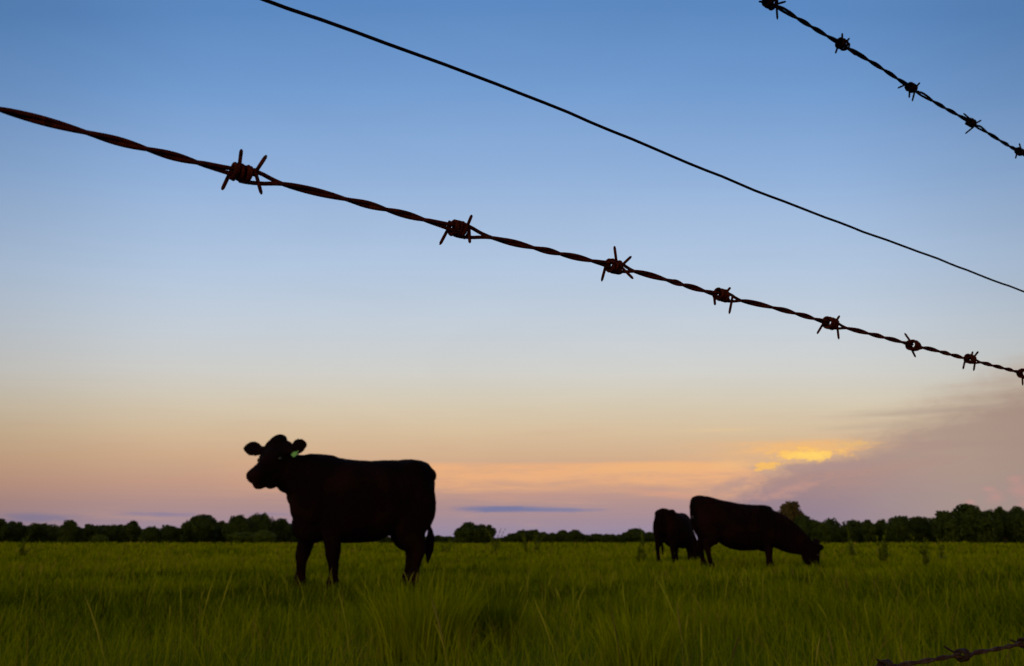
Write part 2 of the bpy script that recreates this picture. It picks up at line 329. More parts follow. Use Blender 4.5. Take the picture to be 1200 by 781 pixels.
def make_cow(loc, rz, label, pose, scale=1.0, group='black cattle standing in the pasture'):
    root = empty('cow', loc, rz); root.scale = (scale,) * 3
    tag(root, label, 'cow', group)
    bm = bmesh.new()
    sh = pose.get('slope', 0.0)                        # hips higher than withers
    kx, drop, lg = pose.get('kx', 1.0), pose.get('drop', 0.0), pose.get('leg', 1.12)
    def z(x, v): return v - sh * x - drop
    ch = pose.get('chest', 0.0)
    T = [(a * kx, b + ch * max(0, a - .05), c, d - ch * max(0, a - .05)) for a, b, c, d in [(-.805, 1.12, .07, .09), (-.775, 1.09, .15, .19), (-.70, 1.05, .215, .275), (-.58, 1.01, .26, .325), (-.42, .965, .285, .36),
         (-.22, .91, .32, .41), (.0, .895, .345, .42), (.20, .895, .335, .42), (.38, .915, .30, .425), (.52, .965, .26, .40),
         (.63, .985, .22, .37), (.71, .98, .17, .30), (.765, .96, .11, .21), (.79, .95, .05, .10)]]
    Q = spline([(x, z(x, zc), ry, rz_) for x, zc, ry, rz_ in T], 4)
    loft(bm, [(Vector((q[0], 0, q[1])), Vector((0, q[2], 0)), Vector((0, 0, q[3]))) for q in Q], 36, 2.25)
    tube(bm, [(-.68, 0, z(-.7, 1.265), .035, .06), (-.5, 0, z(-.5, 1.305), .035, .07), (0, 0, z(0, 1.275), .035, .08), (.45, 0, z(.45, 1.32), .035, .06)], 14)
    blobm(bm, (.46, 0, z(.5, 1.29)), (.24, .09, .08))                          # withers
    for s in (-1, 1):
        blobm(bm, (-.52, .17 * s, z(-.5, 1.22)), (.13, .09, .10))               # hip bones
        blobm(bm, (.48, .18 * s, z(.5, .92)), (.19, .10, .27))                  # shoulders
        blobm(bm, (-.56, .17 * s, z(-.6, .86)), (.19, .12, .32))                # thighs
        blobm(bm, (-.71, .10 * s, z(-.7, 1.17)), (.06, .06, .07))
    blobm(bm, (.50, 0, z(.5, .65) + 1.7 * ch * .5), (.20, .15, .19))                            # brisket
    blobm(bm, (-.40, 0, z(-.4, .62)), (.14, .12, .10))                          # udder
    def legt(P_): tube(bm, [(a * kx, b, (c - (drop if c > .6 else 0)), r1 * (lg if c < .6 else 1), r2 * (lg if c < .6 else 1)) for a, b, c, r1, r2 in P_], 16, 4)
    for s, dx, lift in pose['front']:
        y = .175 * s
        legt([(.47 + dx * .25, y, .86, .15, .09), (.44 + dx * .55, y * 1.02, .64, .105, .075), (.445 + dx * .8, y * 1.02, .46, .066, .055), (.455 + dx * .92, y, .345, .058, .052),
                  (.45 + dx * .96, y, .28, .043, .042), (.448 + dx, y, .16, .038, .038), (.452 + dx, y, .105, .049, .046), (.47 + dx, y, .06, .043, .042),
                  (.475 + dx, y, .03, .056, .050), (.478 + dx, y, .0, .062, .056)])
    for s, dx, lift in pose['hind']:
        y = .17 * s
        legt([(-.58 + dx * .1, y, .98, .20, .10), (-.53 + dx * .3, y, .72, .165, .10), (-.56 + dx * .6, y, .55, .125, .08), (-.635 + dx * .8, y, .44, .072, .055),
                  (-.645 + dx * .88, y, .385, .056, .048), (-.625 + dx * .95, y, .28, .041, .038), (-.605 + dx, y, .17, .039, .038), (-.59 + dx, y, .105, .049, .045), (-.57 + dx, y, .06, .043, .042),
                  (-.56 + dx, y, .03, .056, .05), (-.555 + dx, y, .0, .062, .056)])
    tube(bm, pose['neck'], 24, 5, power=2.1)
    # head
    C0 = Vector(pose['head']['at']); f = Vector(pose['head']['dir']).normalized(); s_ = Vector(pose['head']['left'])
    s_ = (s_ - f * s_.dot(f)).normalized(); u = s_.cross(f) * -1.0
    if u.dot(Vector(pose['head']['up'])) < 0: u = -u
    hs = pose['head'].get('size', 1.0)
    def hp(d, l, v): return C0 + (f * d + s_ * l + u * v) * hs
    fl = pose['head'].get('len', 1.0)
    H = [(d_ * (fl if d_ > .2 else 1), a_, b_, c_) for d_, a_, b_, c_ in [(-.05, .05, .05, -.05), (-.01, .10, .095, -.06), (.06, .135, .125, -.075), (.15, .138, .135, -.09), (.24, .112, .122, -.09), (.33, .084, .095, -.08),
         (.40, .076, .074, -.066), (.45, .088, .070, -.064), (.49, .088, .068, -.066), (.525, .072, .055, -.068), (.535, .04, .03, -.07)]]
    Q = spline(H, 4)
    loft(bm, [(hp(q[0], 0, q[3]), s_ * q[1] * hs, u * q[2] * hs) for q in Q], 26, 2.3)
    rotm = Matrix((f, s_, u)).transposed()
    blobm(bm, hp(-.01, pose['head'].get('tilt', 0.0), .035), (.085 * hs, .085 * hs, .06 * hs), rotm)         # poll
    if 'tag' in pose:
        blobm(bm, hp(.02, .05, -.015), (.07 * hs, .10 * hs, .06 * hs), rotm); blobm(bm, hp(.02, -.06, .02), (.08 * hs, .09 * hs, .055 * hs), rotm)
        blobm(bm, hp(.20, 0, -.195), (.15 * hs, .08 * hs, .09 * hs), rotm); blobm(bm, hp(.33, 0, -.145), (.12 * hs, .065 * hs, .065 * hs), rotm)
    for s in (-1, 1): blobm(bm, hp(.06, .095 * s, -.025 if s > 0 and 'tag' in pose else .0), (.09 * hs, .075 * hs, .05 * hs), rotm)
    blobm(bm, hp(.18, 0, -.16), (.16 * hs, .10 * hs, .10 * hs), rotm)          # jaw
    blobm(bm, hp(.40 * fl, 0, -.125), (.08 * hs, .055 * hs, .035 * hs), rotm)        # chin
    for s in (-1, 1):
        blobm(bm, hp(.15, .10 * s, -.015), (.05 * hs, .035 * hs, .035 * hs), rotm)   # brow
        blobm(bm, hp(.485 * fl, .055 * s, -.035), (.03 * hs, .03 * hs, .025 * hs), rotm)  # nostril rim
    for s, tip, wd in pose['ears']:
        b0 = hp(.085, .125 * s + (.035 if s > 0 and 'tag' in pose else 0), -.03 if s > 0 and 'tag' in pose else -.01); e = Vector(tip); L = e.length; d = e.normalized(); wv = Vector((0, 0, 1)) - d * d.z; wv.normalize(); tv = d.cross(wv)
        E = [(0, .35), (.15, .55), (.35, .9), (.6, 1.0), (.8, .82), (.93, .5), (1.0, .2)]
        loft(bm, [(b0 + d * (L * a) + wv * (.012 * math.sin(a * 3)), wv * (wd * q_), tv * .018) for a, q_ in E], 14)
    for c_, r_ in pose.get('extra', []): blobm(bm, c_, r_)
    tube(bm, [(a * kx, b, c, d, e) for a, b, c, d, e in pose['tail']], 12, 5)
    me0 = bpy.data.meshes.new('cow_raw'); bmesh.ops.recalc_face_normals(bm, faces=bm.faces); bm.to_mesh(me0); bm.free()
    tmp = bpy.data.objects.new('raw', me0); COL.objects.link(tmp)
    r = tmp.modifiers.new('r', 'REMESH'); r.mode = 'VOXEL'; r.voxel_size = 0.0125; r.use_smooth_shade = True
    sm = tmp.modifiers.new('s', 'SMOOTH'); sm.factor = 0.6; sm.iterations = 7
    dg = bpy.context.evaluated_depsgraph_get(); me = bpy.data.meshes.new_from_object(tmp.evaluated_get(dg))
    bpy.data.objects.remove(tmp); bpy.data.meshes.remove(me0)
    # loose hair unevenness
    n = len(me.vertices); co = np.empty(n * 3, np.float32); me.vertices.foreach_get('co', co); co = co.reshape(-1, 3)
    no = np.empty(n * 3, np.float32); me.vertices.foreach_get('normal', no); no = no.reshape(-1, 3)
    q = (vnoise(co[:, 0] + co[:, 1], co[:, 2], 0.035, 21) - .5) * .006 + (vnoise(co[:, 0], co[:, 2] + co[:, 1], 0.16, 22) - .5) * .012
    me.vertices.foreach_set('co', (co + no * q[:, None]).ravel().astype(np.float32)); me.name = 'cow_body'
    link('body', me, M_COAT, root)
    for s in (-1, 1):
        b2 = bmesh.new(); bmesh.ops.create_uvsphere(b2, u_segments=14, v_segments=10, radius=.019 * hs, matrix=Matrix.Translation(hp(.175, .136 * s, -.035)))
        m2 = bpy.data.meshes.new('eye'); b2.to_mesh(m2); b2.free(); link('eye', m2, M_EYE, root)
    if 'tag' in pose:
        p, wv, dv = (Vector(v) for v in pose['tag']); nv = wv.cross(dv).normalized() * .0015
        out_ = [(-.10, 0), (.10, 0), (.16, .25), (.5, .45), (.5, .95), (.42, 1), (-.42, 1), (-.5, .95), (-.5, .45), (-.16, .25)]
        b2 = bmesh.new(); fr = [b2.verts.new(p + wv * a + dv * c + nv) for a, c in out_]; bk = [b2.verts.new(p + wv * a + dv * c - nv) for a, c in out_]
        b2.faces.new(fr); b2.faces.new(bk[::-1])
        for k in range(len(fr)): b2.faces.new((fr[k], bk[k], bk[(k + 1) % len(fr)], fr[(k + 1) % len(fr)]))
        m2 = bpy.data.meshes.new('ear_tag'); b2.to_mesh(m2); b2.free()
        o = link('ear_tag', m2, M_TAG, root, smooth=False); o['label'] = 'pale green plastic tag hanging from the ear'
    return root

def ground_at(px, k):
    """where a thing stands whose metre spans k photo pixels"""
    dep = 1000.0 / k; y = dep * cP + 0.0; y = dep / cP
    x = (px - 600) / 1000.0 * dep; return x, y, float(hgt(x, y))

# the standing cow: body turned 20 degrees towards the photographer, head turned to look past the camera
AL = R(20); x, y, zz = ground_at(422, 114)
def v2l(v):     # (right, away, up) as the photo sees it -> the cow's own axes
    h = R(180) + AL; X_, Y_, Z_ = v; return (X_ * math.cos(-h) - Y_ * math.sin(-h), X_ * math.sin(-h) + Y_ * math.cos(-h), Z_)
yaw, pit = R(33), R(38)
fw = (-math.sin(yaw) * math.cos(pit), -math.cos(yaw) * math.cos(pit), -math.sin(pit))
lf_ = (math.cos(yaw), -math.sin(yaw), 0)
hat = v2l((-.80, -.30, 1.44))
cow1_pose = dict(
    kx=.93, leg=1.30, front=[(1, -.145, 0), (-1, .155, 0)], hind=[(1, .03, 0), (-1, .01, 0)], extra=[(v2l((-.79, -.22, 1.15)), (.12, .11, .12)), (v2l((-.75, -.15, 1.09)), (.12, .11, .13)), (v2l((-.67, -.08, .98)), (.10, .11, .16))],
    neck=[(.36, 0, 1.07, .29, .22), (.54, .0, 1.10, .27, .19), (.68, .01, 1.15, .22, .16), (.79, .02, 1.23, .17, .14), (.86, .02, 1.33, .13, .12)],
    head=dict(at=hat, dir=v2l(fw), left=v2l(lf_), up=(0, 0, 1), size=1.13, len=.82, tilt=-.022),
    ears=[(-1, v2l((-.25, .06, .05)), .088), (1, v2l((.205, -.12, .07)), .088)],
    tail=[(-.68, 0, 1.27, .04, .045), (-.76, 0, 1.19, .04, .035), (-.81, 0, 1.10, .026, .026), (-.80, 0, .9, .022, .022), (-.775, 0, .74, .02, .02), (-.79, 0, .64, .022, .02),
          (-.80, 0, .55, .046, .036), (-.795, 0, .45, .050, .038), (-.785, 0, .36, .038, .03), (-.77, 0, .25, .008, .008)])
cow1_pose['tag'] = (tuple(Vector(hat) + Vector(v2l((.250, -.27, -.085)))), v2l((.028, .006, -.030)), v2l((-.056, 0, -.050)))
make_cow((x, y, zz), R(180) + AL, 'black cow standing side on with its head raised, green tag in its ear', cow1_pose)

def grazing(front, hind, tail_x=0.0):
    return dict(leg=1.15, kx=.97, slope=.18, drop=.13, chest=.09, front=front, hind=hind,
        neck=[(.36, 0, .86, .27, .22), (.54, 0, .80, .30, .20), (.76, 0, .69, .31, .165), (.96, 0, .57, .28, .14), (1.15, 0, .47, .22, .12), (1.32, 0, .41, .14, .10)],
        head=dict(at=(1.41, 0, .455), dir=(.14, 0, -.98), left=(0, 1, 0), up=(1, 0, 0), size=1.07),
        ears=[(1, (-.02, .15, -.09), .06), (-1, (.05, -.15, .04), .06)],
        tail=[(-.70, 0, 1.28, .04, .045), (-.785, 0, 1.23, .04, .035), (-.83, 0, 1.08, .026, .026), (-.83, 0, .9, .022, .022), (-.81, 0, .7, .02, .02), (-.80, 0, .6, .022, .02),
              (-.80, 0, .46, .034, .028), (-.79, 0, .36, .034, .03), (-.78, 0, .28, .024, .022), (-.775, 0, .2, .006, .006)])
x, y, zz = ground_at(863.6, 65)
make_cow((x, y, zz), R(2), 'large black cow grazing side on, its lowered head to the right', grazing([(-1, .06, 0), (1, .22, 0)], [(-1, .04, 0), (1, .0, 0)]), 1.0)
x, y, zz = ground_at(791, 51)
P3 = grazing([(-1, .0, 0), (1, .05, 0)], [(-1, .03, 0), (1, -.05, 0)]); P3['slope'] = .10; P3['drop'] = .09; P3['chest'] = .05
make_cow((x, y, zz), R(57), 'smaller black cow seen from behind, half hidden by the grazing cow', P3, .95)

# ------------------------------------------------------------------ fence: parallel strands running off to the right
VP = ray(1953, 636.5); D = Vector((VP.x, VP.y, 0)).normalized(); NP = Vector((-D.y, D.x, 0))
PF = 0.42                                              # metres from the lens to the plane of the fence
def on_fence(px, py, p=PF):
    r = ray(px, py); t = p / r.dot(NP); q = r * t; return q.dot(D), q.z + HC   # along, height
def FP(t, zc, p=PF): return NP * p + D * t + Vector((0, 0, zc))
def tubes_mesh(name, paths, seg=8):
    """paths: list of (points, radii)"""
    V, Q = [], []; Tt = []; base = 0
    for pts, rad_ in paths:
        P = np.array([tuple(p) for p in pts], float); n = len(P); r = np.broadcast_to(np.asarray(rad_, float), (n,))
        T = np.gradient(P, axis=0); T /= np.linalg.norm(T, axis=1)[:, None] + 1e-12
        up = np.array([0, 0, 1.0]) if abs(T[0][2]) < .9 else np.array([1.0, 0, 0]); u = np.cross(T[0], up); u /= np.linalg.norm(u)
        th = np.linspace(0, 2 * np.pi, seg + 1)[:-1]
        for i in range(n):
            u = u - T[i] * np.dot(u, T[i]); u /= np.linalg.norm(u); v = np.cross(T[i], u)
            V.append(P[i] + r[i] * (np.cos(th)[:, None] * u + np.sin(th)[:, None] * v))
        id_ = np.arange(n * seg).reshape(n, seg) + base; j = np.roll(id_, -1, 1)
        Q.append(np.stack([id_[:-1], j[:-1], j[1:], id_[1:]], -1).reshape(-1, 4))
        for ring, rev in ((id_[0], True), (id_[-1], False)):
            rr_ = ring[::-1] if rev else ring
            for k in range(1, seg - 1): Tt.append((rr_[0], rr_[k], rr_[k + 1]))
        base += n * seg
    return npmesh(name, np.vstack(V), np.vstack(Q), np.array(Tt))
CROSS = [(0, -.05), (.09, .08), (.22, .5), (.465, 1.5), (.66, 2.5), (.86, 3.5), (1.0, 3.95)]
def strand(label, ref, barbs, t_rng, material, wr=.00120, rot0=0.0, zwob=.0005, coil_r=.0043, flip=1, cat='barbed wire'):
    """ref: photo point fixing the height; barbs: photo x, y and prongs"""
    t_ref, zc = on_fence(*ref); B = []
    for bx, by, pr in barbs: B.append((on_fence(bx, by)[0], on_fence(bx, by)[1], bx, by, pr))
    ts = [b_[0] for b_ in B]; gap = float(np.mean(np.diff(ts)))
    while ts[0] > t_rng[0]: ts.insert(0, ts[0] - gap)
    while ts[-1] < t_rng[1]: ts.append(ts[-1] + gap)
    zk = lambda t: float(np.interp(t, [b_[0] for b_ in B], [b_[1] for b_ in B]))
    root = empty('barbed_wire', FP(t_ref, 0)); base = Vector(root.location)
    tag(root, label, cat, 'parallel strands of the wire fence')
    paths = [[], []]
    for i in range(len(ts) - 1):
        n = 56 if ts[i] < 3 else 20
        cj = [c[0] + (random.uniform(-.035, .035) if 0 < j_ < len(CROSS) - 1 and j_ != 1 else 0) for j_, c in enumerate(CROSS)]; kz = random.uniform(-.0006, .0006)
        amp_r, amp_l = random.uniform(.8, 1.25), random.uniform(.6, 1.0)
        for k in range(n):
            f_ = k / n; t = ts[i] + (ts[i + 1] - ts[i]) * f_
            ph = np.interp(f_, cj, [c[1] for c in CROSS]) * math.pi + rot0 + math.pi * 4 * i
            off = wr * .92 + .0029 * amp_r * math.exp(-(f_ / .13) ** 2) + .0008 * amp_l * math.exp(-((1 - f_) / .06) ** 2)
            zz_ = zk(t) + kz * math.sin(math.pi * f_) ** 2 + zwob * math.sin(t * 31 + 1)
            for s, sg in ((0, 1), (1, -1)):
                paths[s].append(FP(t, zz_ + sg * off * math.cos(ph)) + NP * (sg * off * math.sin(ph)) - base)
    for s in range(2): link('strand', tubes_mesh('strand', [(paths[s], wr)], 10), material, root)
    for t, zb, bx, by, prongs in B:
        cr_ = coil_r * random.uniform(.92, 1.12); c = FP(t, zb); vd = (c - Vector((0, 0, HC))); dist = vd.length; vd.normalize(); pl = []
        for (s0, turns, off) in ((-1, 3.1, -.0026), (1, 2.2, .0032)):
            pts = []; n = int(turns * 18); th0 = random.uniform(0, 6.28)
            for k in range(n + 1):
                a = th0 + k / 18 * 2 * math.pi; w_ = (k / n - .5) * turns * .0018
                rr_ = cr_ * (1 + .07 * math.sin(k * .9 + t * 50)) + random.uniform(-1, 1) * .00008
                pts.append(c + D * (off + w_ + .0005 * math.sin(a * .5)) + Vector((0, 0, 1)) * rr_ * math.cos(a) + NP * rr_ * math.sin(a) - base)
            pl.append((pts, wr * .86))
        dep = (c - Vector((0, 0, HC))).dot(ray(600, 390.5).normalized())
        for (x0, y0, x1, y1) in prongs:
            dz = random.uniform(-.003, .003)
            p0 = Vector((0, 0, HC)) + ray(x0, y0) * dep + vd * (.0005)
            p1 = Vector((0, 0, HC)) + ray(x1, y1) * dep + vd * dz
            d_ = (p1 - p0); pin = p0 - d_.normalized() * .0025 + vd * .002
            pts = [pin, p0, p0 + d_ * .33 + vd * dz * .1, p0 + d_ * .66, p0 + d_ * .88, p1]
            pl.append(([q - base for q in pts], [wr * .86] * 4 + [wr * .8, wr * .35]))
        link('barb', tubes_mesh('barb', pl, 9), M_GALVD if material is M_GALV else material, root)
    return ts
A_B = [(283, 203, [(281, 191, 283, 175), (268, 206, 260, 223), (300, 201, 312.5, 182), (300, 204, 306.5, 228)]),
       (537, 268.5, [(548, 264, 553, 252), (525, 269, 515.5, 287), (550, 273, 550.5, 285)]),
       (720, 312.5, [(722, 304, 720, 288.5), (710, 311, 705, 330), (729, 311, 740, 300.5), (730, 315, 742, 327)]),
       (846, 346, [(837, 348, 838, 358), (851, 343, 856, 337), (858, 350, 854.5, 368)]),
       (973, 379, [(965, 379, 957.5, 391.5), (979, 378, 984, 370), (981, 381, 983, 398)]),
       (1070, 405, [(1068, 402, 1060, 390.5), (1067, 407, 1073, 419)]),
       (1137, 421, [(1131, 422, 1128.5, 433), (1138, 419, 1140, 412), (1142, 418, 1146.5, 412), (1143, 422, 1141, 435)]),
       (1199, 438, [(1198, 440, 1198.5, 452), (1203, 436, 1207, 428)])]
C_B = [(902, 3, [(899, 3, 889, 2), (910, 5, 921, 2), (910, 7, 911, 23)]),
       (987, 52, [(987, 48, 987, 39), (982, 54, 979, 63), (991, 50, 995.5, 45), (993, 57, 1003, 65)]),
       (1068, 103, [(1062, 99, 1052, 103.5), (1073, 103, 1078, 97), (1066, 106, 1065.5, 115), (1072, 107, 1069, 119)]),
       (1138, 144, [(1136, 139, 1129, 133), (1143, 145, 1150, 141), (1141, 149, 1131, 157)]),
       (1195, 178, [(1196, 174, 1194.5, 168), (1192, 179, 1190, 186), (1199, 180, 1206, 176)])]
D_B = [(1038, 781, [(1035, 779, 1027, 772.5)]),
       (1128, 768, [(1120, 766, 1106, 757.5)]),
       (1200, 753.5, [(1195, 754, 1183, 750)])]
strand('rusty twisted barbed wire crossing the whole sky from the left edge, nearest', (537, 268.5), A_B, (-.42, 5.0), M_RUST)
strand('black barbed wire across the upper right corner of the sky, topmost', (1068, 103), C_B, (-.2, 5.0), M_DARK, rot0=.6)
strand('grey weathered barbed wire low in front of the grass at bottom right', (1128, 768), D_B, (-.2, 5.0), M_GALV, rot0=1.0)
pts_b = [(310, 0), (450, 49), (600, 106), (750, 167), (900, 230), (1050, 285.5), (1200, 342)]
TZ = [on_fence(*q) for q in pts_b]
zb = float(np.mean([q[1] for q in TZ])); rootb = Vector(FP(TZ[3][0], 0))
tt = np.linspace(-.5, 5.0, 260); zf = np.interp(tt, [q[0] for q in TZ], [q[1] for q in TZ])
smb = tubes_mesh('smooth_wire', [([FP(t, z_ + .0004 * math.sin(t * 23) + .00025 * math.sin(t * 71 + 1) + .00012 * math.sin(t * 190)) - rootb for t, z_ in zip(tt, zf)], .00115)], 10)
o = link('smooth_wire', smb, M_DARK); o.location = rootb
tag(o, 'plain smooth black wire without barbs running diagonally between two barbed wires', 'wire', 'parallel strands of the wire fence')

# ------------------------------------------------------------------ grass
def blades(n, r0, r1, half, h_mul, w0, segs, seed, lean=.35, hmin=0.0):
    g_ = np.random.default_rng(seed)
    r = np.sqrt(g_.random(n) * (r1 * r1 - r0 * r0) + r0 * r0); a = (g_.random(n) * 2 - 1) * R(half)
    x, y = r * np.sin(a), r * np.cos(a)
    pn = vnoise(x, y, .55, seed + 1); pn2 = vnoise(x, y, 2.6, 77); keep = (g_.random(n) < (.35 + .9 * pn)) & (g_.random(n) < np.clip((r / r0 - 1) / .45 + (r0 < 2), 0, 1)) & (g_.random(n) < np.clip((r1 / r - 1) / .35, 0, 1)) & (g_.random(n) < np.clip((r0 * 1.6 / r) ** 1.5, 0, 1))
    x, y, r, pn, pn2 = x[keep], y[keep], r[keep], pn[keep], pn2[keep]; n = len(x)
    base = np.interp(r, [1, 2.5, 4.5, 6.5, 8, 11, 15, 30, 80], [.25, .235, .19, .16, .142, .14, .165, .19, .20])
    h = base * h_mul * (.5 + .65 * pn + .2 * (pn2 - .5)) * (.5 + .8 * g_.random(n)) + hmin
    h = h * (1 + np.clip((r - 35) / 60, 0, 1) * 1.3 * np.clip(vnoise(x, y, 3.0, 91) * 1.6 - .5, 0, 1))
    th = g_.random(n) * 2 * np.pi; w_ = w0 * (.6 + .8 * g_.random(n)) * np.clip(r / 4.5, .6, None)
    la = g_.random(n) * 2 * np.pi; ln = h * lean * (g_.random(n) ** 1.2) * 1.6 + h * .05
    wx, wy = np.cos(th) * w_, np.sin(th) * w_; lx, ly = np.cos(la) * ln, np.sin(la) * ln + h * .02
    z0 = hgt(x, y) - .01; V = []; 
    for k in range(segs):
        s = k / segs; wk = 1.0 - .55 * s
        for sg in (-1, 1): V.append(np.stack([x + lx * s ** 2 + sg * wx * wk, y + ly * s ** 2 + sg * wy * wk, z0 + h * (s - .12 * s * s * lean)], 1))
    V.append(np.stack([x + lx, y + ly, z0 + h * (1 - .12 * lean)], 1)); m_ = 2 * segs + 1
    V = np.stack(V, 1).reshape(-1, 3); b_ = np.arange(n)[:, None] * m_
    q = np.concatenate([b_ + np.array([[2 * k, 2 * k + 1, 2 * k + 3, 2 * k + 2]]) for k in range(segs - 1)]) if segs > 1 else np.zeros((0, 4), int)
    t = b_ + np.array([[2 * segs - 2, 2 * segs - 1, 2 * segs]])
    tn = np.clip(.06 + .13 * np.clip((r - 7) / 16, 0, 1) + .65 * g_.random(n) + .5 * (vnoise(x, y, .45, 54) - .5) + .45 * (vnoise(x, y, 1.7, 55) - .5) + .25 * (vnoise(x, y, 5.0, 57) - .5) + (g_.random(n) < .08) * .5, 0, 1)  # far blades tinted lighter: light caught by the tops put into the colour
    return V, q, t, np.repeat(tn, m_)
def merge(parts):
    V, Q, T, C, b_ = [], [], [], [], 0
    for v, q, t, c in parts: V.append(v); Q.append(q + b_); T.append(t + b_); C.append(c); b_ += len(v)
    return np.vstack(V), np.vstack(Q), np.vstack(T), np.concatenate(C)
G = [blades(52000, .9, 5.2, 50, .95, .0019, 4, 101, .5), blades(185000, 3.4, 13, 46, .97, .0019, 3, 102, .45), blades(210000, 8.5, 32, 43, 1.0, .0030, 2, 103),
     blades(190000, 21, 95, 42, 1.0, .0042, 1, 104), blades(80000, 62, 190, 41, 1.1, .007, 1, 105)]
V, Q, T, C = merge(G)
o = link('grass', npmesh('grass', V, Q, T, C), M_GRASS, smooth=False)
tag(o, 'long olive green pasture grass covering the field', 'grass', kind='stuff')
# scattered pale seed stalks
def stalks(n, r0, r1, seed, half=44):
    g_ = np.random.default_rng(seed); P = []; cols = []
    for i in range(n):
        r = math.sqrt(g_.random() * (r1 * r1 - r0 * r0) + r0 * r0); a = (g_.random() * 2 - 1) * R(half); x, y = r * math.sin(a), r * math.cos(a)
        h = float(np.interp(r, [1, 3, 8, 20], [.30, .34, .26, .36])) * g_.uniform(.6, 1.15); la = g_.random() * 6.28; ln = h * g_.uniform(.03, .35)
        z0 = float(hgt(x, y)); rad_ = .0013 * max(1, r / 7)
        pts = [(x + math.cos(la) * ln * s * s, y + math.sin(la) * ln * s * s, z0 + h * s) for s in (0, .3, .6, .8, .9, 1.0)]
        hd = g_.uniform(1.0, 2.6); P.append((pts, [rad_, rad_ * .9, rad_ * .75, rad_ * hd, rad_ * hd * .8, rad_ * .2])); cols += [g_.random()] * (6 * 4)
    me = tubes_mesh('stalks', P, 4); a_ = me.attributes.new('tint', 'FLOAT', 'POINT'); a_.data.foreach_set('value', np.array(cols, np.float32)); return me
tag(link('seed_stalks', stalks(420, 2.2, 9, 31), M_STALK), 'thin pale seed stalks scattered through the grass', 'grass', kind='stuff')

# individual tussocks that stand out of the field
def tussock(px, dist, rad_, h, n, label, seed, mat_=M_GRASS, tint=(.1, .75)):
    g_ = np.random.default_rng(seed); x0 = (px - 600) / 1000 * dist * cP; y0 = dist
    a = g_.random(n) * 6.283; r = rad_ * np.sqrt(g_.random(n)) * .45; x, y = r * np.cos(a), r * np.sin(a)
    hh = h * (.55 + .5 * g_.random(n)); out_ = hh * (.10 + .55 * g_.random(n)) * (.4 + r / rad_); la = a + g_.normal(0, .5, n)
    th = g_.random(n) * 6.283; w_ = .0020 * (.6 + .8 * g_.random(n)); V = []; segs = 5
    for k in range(segs + 1):
        s = k / segs; wk = max(.02, 1 - .6 * s)
        c = np.stack([x + np.cos(la) * out_ * s ** 2, y + np.sin(la) * out_ * s ** 2, hh * (s - .3 * s ** 3 * (out_ / hh))], 1)
        if k < segs:
            for sg in (-1, 1): V.append(c + sg * wk * np.stack([np.cos(th) * w_, np.sin(th) * w_, 0 * w_], 1))
        else: V.append(c)
    m_ = 2 * segs + 1; V = np.stack(V, 1).reshape(-1, 3); b_ = np.arange(n)[:, None] * m_
    q = np.concatenate([b_ + np.array([[2 * k, 2 * k + 1, 2 * k + 3, 2 * k + 2]]) for k in range(segs - 1)]); t = b_ + np.array([[2 * segs - 2, 2 * segs - 1, 2 * segs]])
    me = npmesh('tussock', V, q, t, np.repeat(tint[0] + (tint[1] - tint[0]) * g_.random(n), m_))
    o = link('grass_tussock', me, mat_, smooth=False); o.location = (x0, y0, float(hgt(x0, y0)))
    tag(o, label, 'tussock', 'taller tussocks in the near grass')
tussock(577, 4.4, .28, .27, 600, 'dark dense tussock in the near grass right of the standing cow', 1, tint=(.05, .4))  # low tint puts the clump's own shadow into the blade colour
tussock(497, 3.9, .46, .37, 900, 'tall arching green tussock below the standing cow tail', 2, tint=(.35, .92))
tussock(745, 3.3, .30, .28, 420, 'loose upright tussock near the bottom edge below the small cow', 3, tint=(.3, .9))

# ------------------------------------------------------------------ weeds standing above the grass
def weed(px, dist, h, spires, spread, label, seed):
    g_ = np.random.default_rng(seed); x0 = (px - 600) / 1000 * dist * cP; z0 = float(hgt(x0, dist))
    root = empty('tall_weed', (x0, dist, z0)); tag(root, label, 'weed', 'tall weeds standing above the grass')
    stems, V, T, C = [], [], [], []; b_ = 0
    for i in range(spires):
        hh = h * (1 if i == 0 else g_.uniform(.45, .92)); ax, ay = (g_.random(2) * 2 - 1) * spread; lx, ly = g_.normal(0, .2, 2) * hh
        f_ = lambda s: np.array([ax * (.3 + .7 * s) + lx * s * s, ay * (.3 + .7 * s) + ly * s * s, hh * s])
        stems.append(([f_(s) for s in (0, .35, .7, 1.0)], [.006, .005, .003, .0015]))
        nl = int(55 * hh / .8)
        for k in range(nl):
            s = g_.uniform(.12, 1.0); p = f_(s); L = (.12 * (1 - s) + .05) * g_.uniform(.6, 1.2); a = g_.random() * 6.283; el_ = g_.uniform(.4, 1.35)
            d = np.array([math.cos(a) * math.cos(el_), math.sin(a) * math.cos(el_), math.sin(el_)]) * L; sd = np.array([-math.sin(a), math.cos(a), 0]) * L * .2
            V += [p, p + d * .5 + sd, p + d, p + d * .5 - sd]; T += [(b_, b_ + 1, b_ + 2), (b_, b_ + 2, b_ + 3)]; C += [g_.random()] * 4; b_ += 4
    link('leaves', npmesh('weed_leaves', V, None, T, C), M_WEED, root, smooth=False)
    me = tubes_mesh('weed_stems', stems, 5); link('stem', me, M_WEED, root)
